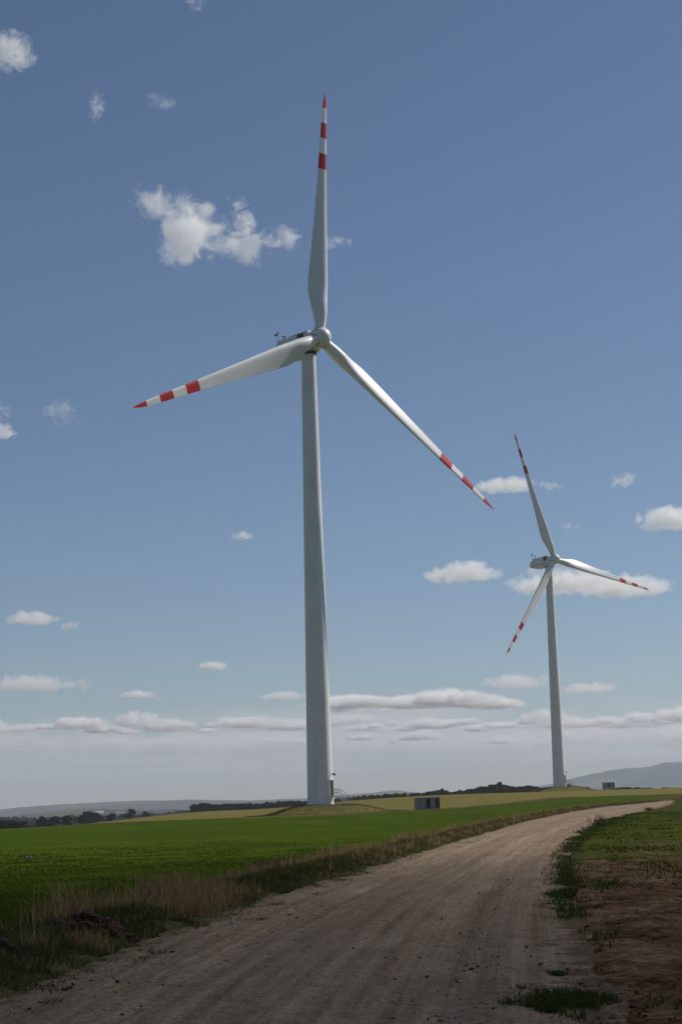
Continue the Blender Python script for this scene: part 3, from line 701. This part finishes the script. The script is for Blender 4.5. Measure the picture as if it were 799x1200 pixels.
# crop on the left field
n_ = 190000
y = np.exp(rng.uniform(math.log(15), math.log(100), n_)); lo_ = -0.23 * y - 4; x = lo_ + (XL(y) - 1.7 - lo_) * rng.random(n_)
keep = rng.random(n_) > S((y - 34) / 66); x, y = x[keep], y[keep]
blade_obj('crop_sprouts', np.stack([x, y, terrain(x, y) + 0.01], -1), 0.045 * rng.uniform(0.6, 1.5, len(x)) * (1 - 0.5 * S((y - 30) / 60)) * (1 + 0.5 * fbm(x, y, 5, 2)), np.maximum(0.018, 0.0010 * y) * rng.uniform(0.6, 1.4, len(x)), rng.uniform(0.2, 1.0, len(x)), M['sprout'],
          np.clip(0.5 + 0.4 * fbm(x, y, 9.0, 2) + 0.08 * rng.normal(size=len(x)), 0, 1), kind='stuff', label='low young green crop covering the left field', category='crop')
# sprouts on the ploughed field
n_ = 70000
y = np.exp(rng.uniform(math.log(10), math.log(160), n_)); x = XR(y) + 0.1 + (4 + 0.24 * y) * rng.random(n_) ** 1.2
g = fbm(x * 1.0, y * 0.45, 2.2, 4) + 0.75 * S((y - 18) / 60) - 0.30
keep = rng.random(len(x)) < np.clip(g * 3, 0, 1); x, y = x[keep], y[keep]
blade_obj('field_sprouts', np.stack([x, y, terrain(x, y) + 0.0], -1), 0.10 * rng.uniform(0.5, 1.4, len(x)), np.maximum(0.014, 0.0009 * y) * rng.uniform(0.6, 1.4, len(x)), rng.uniform(0.2, 1.1, len(x)), M['sprout'],
          np.clip(0.22 + 0.2 * rng.normal(size=len(x)), 0, 1), kind='stuff', label='sparse green shoots coming up on the brown ploughed field', category='crop')
# weeds hugging the right road edge
y = np.exp(rng.uniform(math.log(24), math.log(130), 8000)); x = XR(y) + 0.12 + 0.3 * fbm(y, 0 * y, 5.0, 3) + 0.13 * rng.normal(size=8000) * (0.5 + y / 60)
keep = (fbm(x * 1.5, y * 0.5, 1.6, 3) + 0.45 * S((y - 26) / 14) > 0.08); x, y = x[keep], y[keep]
blade_obj('edge_weeds', np.stack([x, y, terrain(x, y) + 0.01], -1), 0.09 * rng.uniform(0.3, 1.5, len(x)), np.maximum(0.015, 0.0007 * y) * rng.uniform(0.6, 1.4, len(x)), rng.uniform(0.3, 1.1, len(x)), M['weed'], np.clip(0.5 + 0.25 * rng.normal(size=len(x)), 0, 1), kind='stuff', label='dark green weeds creeping along the right road edge', category='weeds')
# a few grass tufts out on the road's borders
y = np.exp(rng.uniform(math.log(11), math.log(70), 60)); side = rng.random(60) < 0.6
cx = np.where(side, XL(y) + np.abs(rng.normal(size=60)) * 0.35 + 0.1, XR(y) - np.abs(rng.normal(size=60)) * 0.3 + 0.1)
Pc = np.repeat(np.stack([cx, y], -1), 60, 0) + rng.normal(size=(60 * 60, 2)) * np.array([0.10, 0.22])
blade_obj('verge_grass', np.stack([Pc[:, 0], Pc[:, 1], terrain(Pc[:, 0], Pc[:, 1]) + 0.02], -1), rng.uniform(0.03, 0.10, len(Pc)), np.full(len(Pc), 0.009), rng.uniform(0.3, 1.2, len(Pc)), M['grass'], rng.random(len(Pc)) * 0.6, kind='stuff', label='short grass scraps growing out into the road from its edges', category='grass')
# grass on the mounds
for gm, lab in ((g1, 'dry yellowish grass on the mound under the tall turbine'), (g2, 'grass on the mound under the far turbine')):
    X, Y, Z = [q.ravel() for q in gm]; Z = Z
    idx = rng.integers(0, len(X), 16000); rr_ = np.hypot(X[idx] - X.mean(), Y[idx] - Y.mean()); idx = idx[rr_ > 3.2]
    P = np.stack([X[idx] + rng.normal(size=len(idx)) * 0.45, Y[idx] + rng.normal(size=len(idx)) * 0.45, Z[idx] - 0.06], -1)
    blade_obj('mound_grass', P, rng.uniform(0.08, 0.36, len(P)), np.full(len(P), 0.05), rng.uniform(0.1, 0.6, len(P)), M['grass'], np.clip(0.72 + 0.15 * rng.normal(size=len(P)), 0, 1), kind='stuff', label=lab, category='grass')

# ------------------------------------------------------------------ clods, stones, heaps
def stone_geo(rk, sub=1):
    bm = bmesh.new(); bmesh.ops.create_icosphere(bm, subdivisions=sub, radius=1.0)
    V = np.array([v.co for v in bm.verts]); F = np.array([[v.index for v in f.verts] for f in bm.faces]); bm.free()
    return V * (1 + 0.28 * rk.normal(size=(len(V), 1))), F
def scatter_stones(name, P, Sz, mat, **props):
    Vs, Fs = [], []; base = [stone_geo(rng) for _ in range(8)]
    for i in range(len(P)):
        V, F = base[i % 8]; a = rng.random() * 6.28; c_, s_ = math.cos(a), math.sin(a)
        sx = Sz[i] * rng.uniform(0.7, 1.4)
        Q = np.stack([(V[:, 0] * c_ - V[:, 1] * s_) * sx, (V[:, 0] * s_ + V[:, 1] * c_) * Sz[i], V[:, 2] * Sz[i] * 0.6], -1) + P[i]
        Fs.append(F + i * len(V)); Vs.append(Q)
    return link(name, mesh_np(name, np.concatenate(Vs), np.concatenate(Fs), mat, False), **props)
y = np.exp(rng.uniform(math.log(10), math.log(60), 1500)); t = rng.random(1500); t = np.where(rng.random(1500) < 0.55, np.where(t < 0.45, t * 0.5, 1 - (1 - t) * 0.45), t)
x = XL(y) + (XR(y) - XL(y)) * t; sz = np.minimum(np.exp(rng.normal(-4.8, 0.5, 1500)), 0.024)
scatter_stones('road_gravel', np.stack([x, y, terrain(x, y) + 0.045 + 0 * sz], -1), sz, M['clod'], kind='stuff', label='small earth crumbs and pebbles strewn over the road', category='gravel')
y = np.exp(rng.uniform(math.log(10), math.log(60), 4000)); x = XR(y) - 0.15 + (3 + 0.2 * y) * rng.random(4000) ** 1.6; sz = np.minimum(np.exp(rng.normal(-4.5, 0.5, 4000)), 0.028)
scatter_stones('soil_clods', np.stack([x, y, terrain(x, y) + 0.03], -1), sz, M['clod'], kind='stuff', label='brown clods lying on the ploughed field', category='soil')
def heap(px, py, w, h, n, label):
    c = hit(px, py); rk = np.random.default_rng(int(px) + 3); Vs, Fs, o = [], [], 0
    a = rk.random(n) * 6.28; r = rk.random(n) ** 0.6
    for i in range(n):
        V, F = stone_geo(rk); s = rk.uniform(0.025, 0.075)
        q = c + np.array([w / 2 * r[i] * math.cos(a[i]), w * 0.4 * r[i] * math.sin(a[i]), h * (1 - r[i] ** 1.6) * rk.uniform(0.2, 1)])
        Vs.append(V * s * [1.2, 1, 0.8] + q); Fs.append(F + o); o += len(V)
    return link('soil_heap', mesh_np('soil_heap', np.concatenate(Vs), np.concatenate(Fs), M['clod'], False), label=label, category='soil heap', group='soil heaps on the left verge')
heap(100, 1108, 1.35, 0.42, 600, 'dark reddish soil heap between straw tufts on the left verge')
heap(4, 1136, 0.9, 0.30, 300, 'small soil heap cut by the left edge of the picture')
def tuft(px, py, n, h, spread, label, mat='dry', name='grass_tuft', tl=(0.5, 0.25), wd=0.008, lean=(0.05, 0.6), cat='grass tuft', group='straw tufts on the left verge'):
    c = hit(px, py); P = np.stack([c[0] + rng.normal(size=n) * spread, c[1] + rng.normal(size=n) * spread, np.full(n, c[2] + 0.02)], -1)
    wdn = np.full(n, wd) * rng.uniform(0.6, 1.5, n)
    return blade_obj(name, P, h * rng.uniform(0.4, 1.0, n), wdn, rng.uniform(*lean, n), M[mat], np.clip(tl[0] + tl[1] * rng.normal(size=n), 0, 1), label=label, category=cat, group=group)
tuft(42, 1128, 110, 0.6, 0.10, 'tall thin straw tuft left of the dark soil heap')
tuft(105, 1120, 190, 0.42, 0.14, 'short straw tuft in front of the dark soil heap')
tuft(152, 1092, 140, 0.30, 0.07, 'small straw tuft at the far end of the soil heap')
tuft(215, 1078, 900, 0.5, 0.30, 'widest straw-coloured tuft, on the bend of the left verge')
k = dict(mat='weed', name='weed_plant', cat='weed', group='weeds beside the road', lean=(0.3, 1.2), wd=0.035)
tuft(308, 1022, 180, 0.45, 0.16, 'dark bushy weed standing between straw patches on the left verge', **k)
tuft(330, 1040, 160, 0.36, 0.13, 'lower dark weed in front of the bushy one on the left verge', **k)
tuft(699, 969, 50, 0.85, 0.22, 'single dark weed standing up at the far right road edge', **dict(k, lean=(0.1, 0.6)))
tuft(760, 950, 130, 0.5, 0.2, 'dark weed clump on the right field near the road end', **k)
def patch(px, py, w, d_, n, h, label):
    c = hit(px, py); a = rng.random(n) * 6.28; r = rng.random(n) ** 0.62 * (1 + 0.9 * vnoise(np.cos(a) * 2.2 + px, np.sin(a) * 2.2))
    P = np.stack([c[0] + w / 2 * r * np.cos(a), c[1] + d_ / 2 * r * np.sin(a), np.full(n, c[2] + 0.02)], -1)
    P = P[(rng.random(n) < 1.15 - r) | (fbm(P[:, 0], P[:, 1], 0.22, 3) > 0.02)]; n = len(P)
    blade_obj('weed_patch', P, h * rng.uniform(0.4, 1.3, n), 0.008 * rng.uniform(0.6, 1.6, n), rng.uniform(0.2, 1.1, n), M['weed'], np.clip(0.6 + 0.25 * rng.normal(size=n), 0, 1), label=label, category='grass patch', group='green patches at the right road edge')
patch(655, 1181, 0.84, 2.0, 5000, 0.085, 'lush green grass patch at the bottom where road meets ploughed soil')
patch(652, 1146, 0.22, 0.45, 350, 0.06, 'little green patch just above the lush one at the road edge')
patch(655, 1052, 0.5, 1.3, 1800, 0.09, 'green tuft strip on the road corner half way up the right edge')
c = hit(35, 1009); V, F = stone_geo(np.random.default_rng(3), 2); V = V * [0.30, 0.2, 0.16] * 0.35 + c + [0, 0, 0.12]
link('white_stone', mesh_np('white_stone', V, F, M['rock'], False), label='single pale stone lying in the green field at the left', category='stone')

# ------------------------------------------------------------------ clouds
def cloud_mat(name, dims, L, A, B, Cc, gain, sigma, seed, aniso=0.35, detail=8, rough=0.64, dist=0.7, flat=1.5):
    m, nt, out = new_mat(name); n = N(nt); p = n.obj()
    sp = n.node('ShaderNodeSeparateXYZ'); n.put(sp.inputs[0], p)
    zz = n.math('ADD', n.math('MAXIMUM', sp.outputs[2], 0.0), n.math('MULTIPLY', n.math('MINIMUM', sp.outputs[2], 0.0), flat))
    r2 = n.math('ADD', n.math('ADD', n.math('MULTIPLY', sp.outputs[0], sp.outputs[0]), n.math('MULTIPLY', sp.outputs[1], sp.outputs[1])), n.math('MULTIPLY', zz, zz))
    q = n.mapping(p, tuple(d / L for d in dims), (seed * 7.13, seed * 3.77, seed * 1.91))
    f = n.noise(q, 1.0, detail, rough, dist)
    d = n.math('ADD', n.math('MULTIPLY', n.math('SUBTRACT', 1.0, r2), A), n.math('MULTIPLY', n.math('SUBTRACT', f, 0.5), B))
    d = n.math('MULTIPLY', n.math('SUBTRACT', d, Cc), gain, True)
    v = n.node('ShaderNodeVolumePrincipled')
    v.inputs['Color'].default_value = (0.998, 0.997, 0.994, 1)
    n.put(v.inputs['Density'], n.math('MULTIPLY', d, sigma)); v.inputs['Anisotropy'].default_value = aniso
    nt.links.new(v.outputs[0], out.inputs['Volume'])
    return m
def ico(sub=3):
    bm = bmesh.new(); bmesh.ops.create_icosphere(bm, subdivisions=sub, radius=1.03); return bm
seedc = [0]
def lobe(name, px, py, w, h, alt, roll=0.0, depth=0.8, L=0.24, A=1.2, B=4.4, Cc=0.55, gain=3.6, tau=5.0, parent=None, flat=1.9, rough=0.66, dist=0.7, **props):
    """one cloud body seen at (px, py), w x h pixels, floating at altitude alt"""
    d = ray(px, py); t = (alt - CAM[2]) / d[2]; c = CAM + d * t; s = t / FPX
    dims = (w * s / 2, w * s / 2 * depth, h * s / 2)
    seedc[0] += 1
    mat = cloud_mat('cloud_vapour', dims, L * min(w, 2.2 * h) * s, A, B, Cc, gain, 0.5 * tau / (min(dims) * 2), seedc[0], flat=flat, rough=rough, dist=dist)
    o = link(name, bm_mesh(name, ico(), mat), **props)
    o.matrix_world = Matrix.Translation(c) @ Matrix.Rotation(-math.atan2(c[0], c[1]), 4, 'Z') @ Matrix.Rotation(roll, 4, 'Y') @ Matrix.Diagonal((*dims, 1))
    if parent is not None:
        mw = o.matrix_world.copy(); o.parent = parent; o.matrix_parent_inverse = Matrix.Identity(4); o.matrix_local = Matrix.Translation(-parent.location) @ mw
    return o
def cloud(label, lobes, alt=1200):
    g = dict(label=label, category='cloud', group='small clouds scattered over the sky')
    if len(lobes) == 1:
        return lobe('cloud', *lobes[0][0], alt, **lobes[0][1], **g)
    d = ray(*lobes[0][0][:2]); c = CAM + d * ((alt - CAM[2]) / d[2])
    e = link('cloud', None, **g); e.location = c
    for a, k in lobes: lobe('puff', *a, alt, **k, parent=e)
    return e
W = dict(A=1.0, B=6.0, Cc=0.72, gain=1.3, tau=2.4, L=0.36, flat=1.0, rough=0.72, dist=1.0)           # torn and wispy
T = dict(A=1.05, B=8.0, Cc=0.75, gain=1.5, tau=3.2, L=0.42, flat=1.0, rough=0.72, dist=1.0)      # ragged but bright
cloud('largest torn white cloud, high up left of the upright blade', [((216, 276, 78, 84), dict(tau=5.5, A=1.3, B=7, Cc=0.62, gain=1.8, L=0.4, flat=1.0, rough=0.7, dist=0.9)), ((184, 236, 84, 46), dict(T, roll=R(8))), ((236, 252, 100, 40), dict(T, roll=R(28))),
    ((205, 300, 56, 40), dict(W)), ((262, 288, 70, 44), dict(T)), ((300, 288, 90, 52), dict(T, tau=4)), ((328, 282, 56, 38), dict(T)), ((286, 256, 30, 66), dict(T, roll=R(-25), tau=4))])
cloud('small white cloud cut by the left edge, topmost on that side', [((12, 62, 66, 60), dict(tau=3.5, flat=1.0))])
cloud('thin upright wisp of cloud in the upper sky', [((113, 124, 26, 56), dict(W, flat=1.0, depth=1.0))])
cloud('small wisp beside the thin upright one in the upper sky', [((188, 117, 52, 30), dict(W, roll=R(15)))])
cloud('faint cloud scrap at the very top edge', [((228, 3, 36, 30), dict(W))])
cloud('white cloud cut by the left edge, half way up', [((2, 508, 44, 30), dict(tau=4)), ((4, 482, 24, 24), dict(W))])
cloud('ragged ring-like wisp half way up on the left', [((73, 484, 52, 44), dict(W, L=0.3))])
cloud('faint sliver of cloud right behind the upright blade', [((388, 283, 60, 18), dict(W))])
cloud('tiny cloud fleck left of the big tower', [((284, 629, 34, 15), dict(W, tau=3))])
cloud('flat-based white cloud low on the left with a smaller one beside it', [((37, 727, 66, 30), dict(tau=4)), ((83, 733, 34, 14), dict(W, tau=3))])
cloud('long flat cloud at the left edge above the cloud bank', [((40, 804, 120, 30), dict(tau=2.6)), ((92, 802, 56, 16), dict(W, tau=2.5))])
cloud('small flat cloud with a tiny companion above the cloud bank', [((160, 816, 54, 16), dict(tau=4)), ((186, 819, 16, 8), dict(W))])
cloud('small bright flat cloud left of the big tower', [((250, 782, 46, 17), dict(tau=4.5))])
cloud('thin flat cloud touching the big tower on its left', [((332, 817, 66, 16), dict(tau=3.5))])
cloud('flat-based white cloud between the two towers', [((546, 674, 108, 38), dict(tau=4.5))])
cloud('loose cloud behind the tip of the far turbine blade', [((592, 571, 90, 28), dict(tau=3)), ((646, 569, 36, 18), dict(W, tau=3))])
cloud('small cloud at the right, above the bright one at the edge', [((731, 564, 44, 24), dict(W, tau=3))])
cloud('bright puffy cloud cut by the right edge', [((786, 612, 92, 46), dict(tau=6))])
cloud('wide cloud behind the rotor of the far turbine', [((668, 686, 160, 40), dict(tau=3.8)), ((735, 691, 130, 42), dict(tau=4.0)), ((650, 672, 100, 24), dict(W, tau=2.5))])
cloud('tiny faint cloud just above the far turbine', [((668, 617, 30, 14), dict(W))])
cloud('pale lens-shaped cloud low beside the far tower', [((605, 801, 100, 26), dict(tau=2.4)), ((690, 808, 80, 20), dict(tau=2.4))], alt=1300)
# the low bank of cloud along the horizon: a thin broken veil with cumulus heads along its near side
def bank():
    top = link('cloud_bank', None, label='low broken bank of pale cloud along the whole horizon', category='cloud bank')
    top.location = (0, 30000, 1250)
    m, nt, out = new_mat('cloud_bank_vapour'); n = N(nt); p = n.pos()
    sp = n.node('ShaderNodeSeparateXYZ'); n.put(sp.inputs[0], p)
    h = n.math('DIVIDE', n.math('SUBTRACT', sp.outputs[2], 1250.0), 420.0)          # 0 base .. 1 top
    prof = n.math('MULTIPLY', n.math('MULTIPLY', h, 9.0, True), n.math('SUBTRACT', 1.0, n.math('MULTIPLY', h, h)))
    big = n.noise(n.mapping(p, (1 / 5200, 1 / 6500, 1 / 2500), (2.3, 0.7, 0)), 1.0, 2, 0.5)
    fin = n.noise(n.mapping(p, (1 / 1300, 1 / 1600, 1 / 420), (5.1, 1.2, 0.4)), 1.0, 7, 0.62, 0.4)
    d = n.math('ADD', n.math('ADD', n.math('MULTIPLY', prof, 0.55), n.math('MULTIPLY', n.math('SUBTRACT', big, 0.5), 1.6)), n.math('MULTIPLY', n.math('SUBTRACT', fin, 0.5), 1.4))
    d = n.math('MULTIPLY', n.math('MULTIPLY', n.math('SUBTRACT', d, 0.30), 1.5, True), n.math('GREATER_THAN', prof, 0.0))
    d = n.math('MULTIPLY', d, n.math('DIVIDE', n.math('SUBTRACT', 84000.0, sp.outputs[1]), 45000.0, True))
    v = n.node('ShaderNodeVolumePrincipled'); v.inputs['Color'].default_value = (0.998, 0.997, 0.994, 1)
    n.put(v.inputs['Density'], n.math('MULTIPLY', d, 0.00042)); v.inputs['Anisotropy'].default_value = 0.35
    nt.links.new(v.outputs[0], out.inputs['Volume'])
    m.cycles.volume_step_rate = 0.10
    bm = bmesh.new(); r0, r1 = 27000.0, 85000.0; va = []
    for a in np.linspace(R(-26), R(26), 14):
        va.append([bm.verts.new((r * math.sin(a), r * math.cos(a) - 30000, z - 1250)) for r, z in ((r0, 1240), (r1, 1240), (r1, 1675), (r0, 1675))])
    for k in range(13):
        for j in range(4): bm.faces.new((va[k][j], va[k][(j + 1) % 4], va[k + 1][(j + 1) % 4], va[k + 1][j]))
    bm.faces.new(va[0]); bm.faces.new(list(reversed(va[-1]))); bmesh.ops.recalc_face_normals(bm, faces=bm.faces)
    link('veil', bm_mesh('veil', bm, m), parent=top)
    rk = np.random.default_rng(23)
    rows = [(-90, 370, 857, 14, 1300, 26), (385, 600, 834, 16, 1300, 22), (395, 900, 858, 13, 1300, 28), (-90, 380, 876, 8, 1300, 12), (400, 900, 874, 8, 1300, 12)]
    for k in range(9):                               # soft bodies below the heads that join them into one bank
        px = -110 + 115 * k + rk.uniform(-20, 20)
        lobe('cloud_body', px, 871 - 0.012 * (px - 400) + rk.uniform(-5, 5), rk.uniform(190, 260), rk.uniform(30, 46), 1260, tau=rk.uniform(2.2, 3.2), depth=0.5, parent=top, flat=1.2, A=1.0, B=3.2, Cc=0.35, gain=1.2, L=0.4)
    for x0_, x1_, yb, hmax, alt, cnt in rows:
        for k in range(cnt):
            px = x0_ + (x1_ - x0_) * (k + rk.uniform(0.1, 0.9)) / cnt
            hh = hmax * rk.uniform(0.7, 1.9) * (1.35 if rk.random() < 0.2 else 1)
            lobe('cloud_head', px, yb + rk.uniform(-5, 4) - 0.012 * (px - 400) - hh * 0.32, hh * rk.uniform(2.0, 4.2), hh, alt, tau=rk.uniform(4.0, 8.0), depth=0.9, parent=top, flat=2.4)
bank()
# the cloud whose shadow lies over the near end of the road (it hangs towards the sun, outside the picture)
def shade_cloud(ground, alt, rx, ry, rz):
    c = Vector(ground) + sun_dir * (alt / sun_dir.z)
    mat = cloud_mat('cloud_vapour', (rx, ry, rz), 60.0, 1.6, 1.0, 0.25, 2.6, 0.029, 77, detail=4)
    o = link('cloud', bm_mesh('cloud', ico(), mat), label='broad cloud overhead towards the sun, shading the near end of the road', category='cloud', group='small clouds scattered over the sky')
    o.location = c; o.scale = (rx, ry, rz); o.rotation_euler.z = -0.12
shade_cloud((10, -82, 0), 1200, 270, 150, 45)

# ------------------------------------------------------------------ haze
m, nt, out = new_mat('haze_air'); n = N(nt)
v = n.node('ShaderNodeVolumePrincipled'); v.inputs['Color'].default_value = (0.75, 0.79, 0.91, 1); v.inputs['Density'].default_value = 1.0e-4; v.inputs['Anisotropy'].default_value = 0.0
nt.links.new(v.outputs[0], out.inputs['Volume'])
bm = bmesh.new(); box(bm, -13400, 13400, -13400, 13400, -90, 235)
link('haze', bm_mesh('haze', bm, m), kind='stuff')
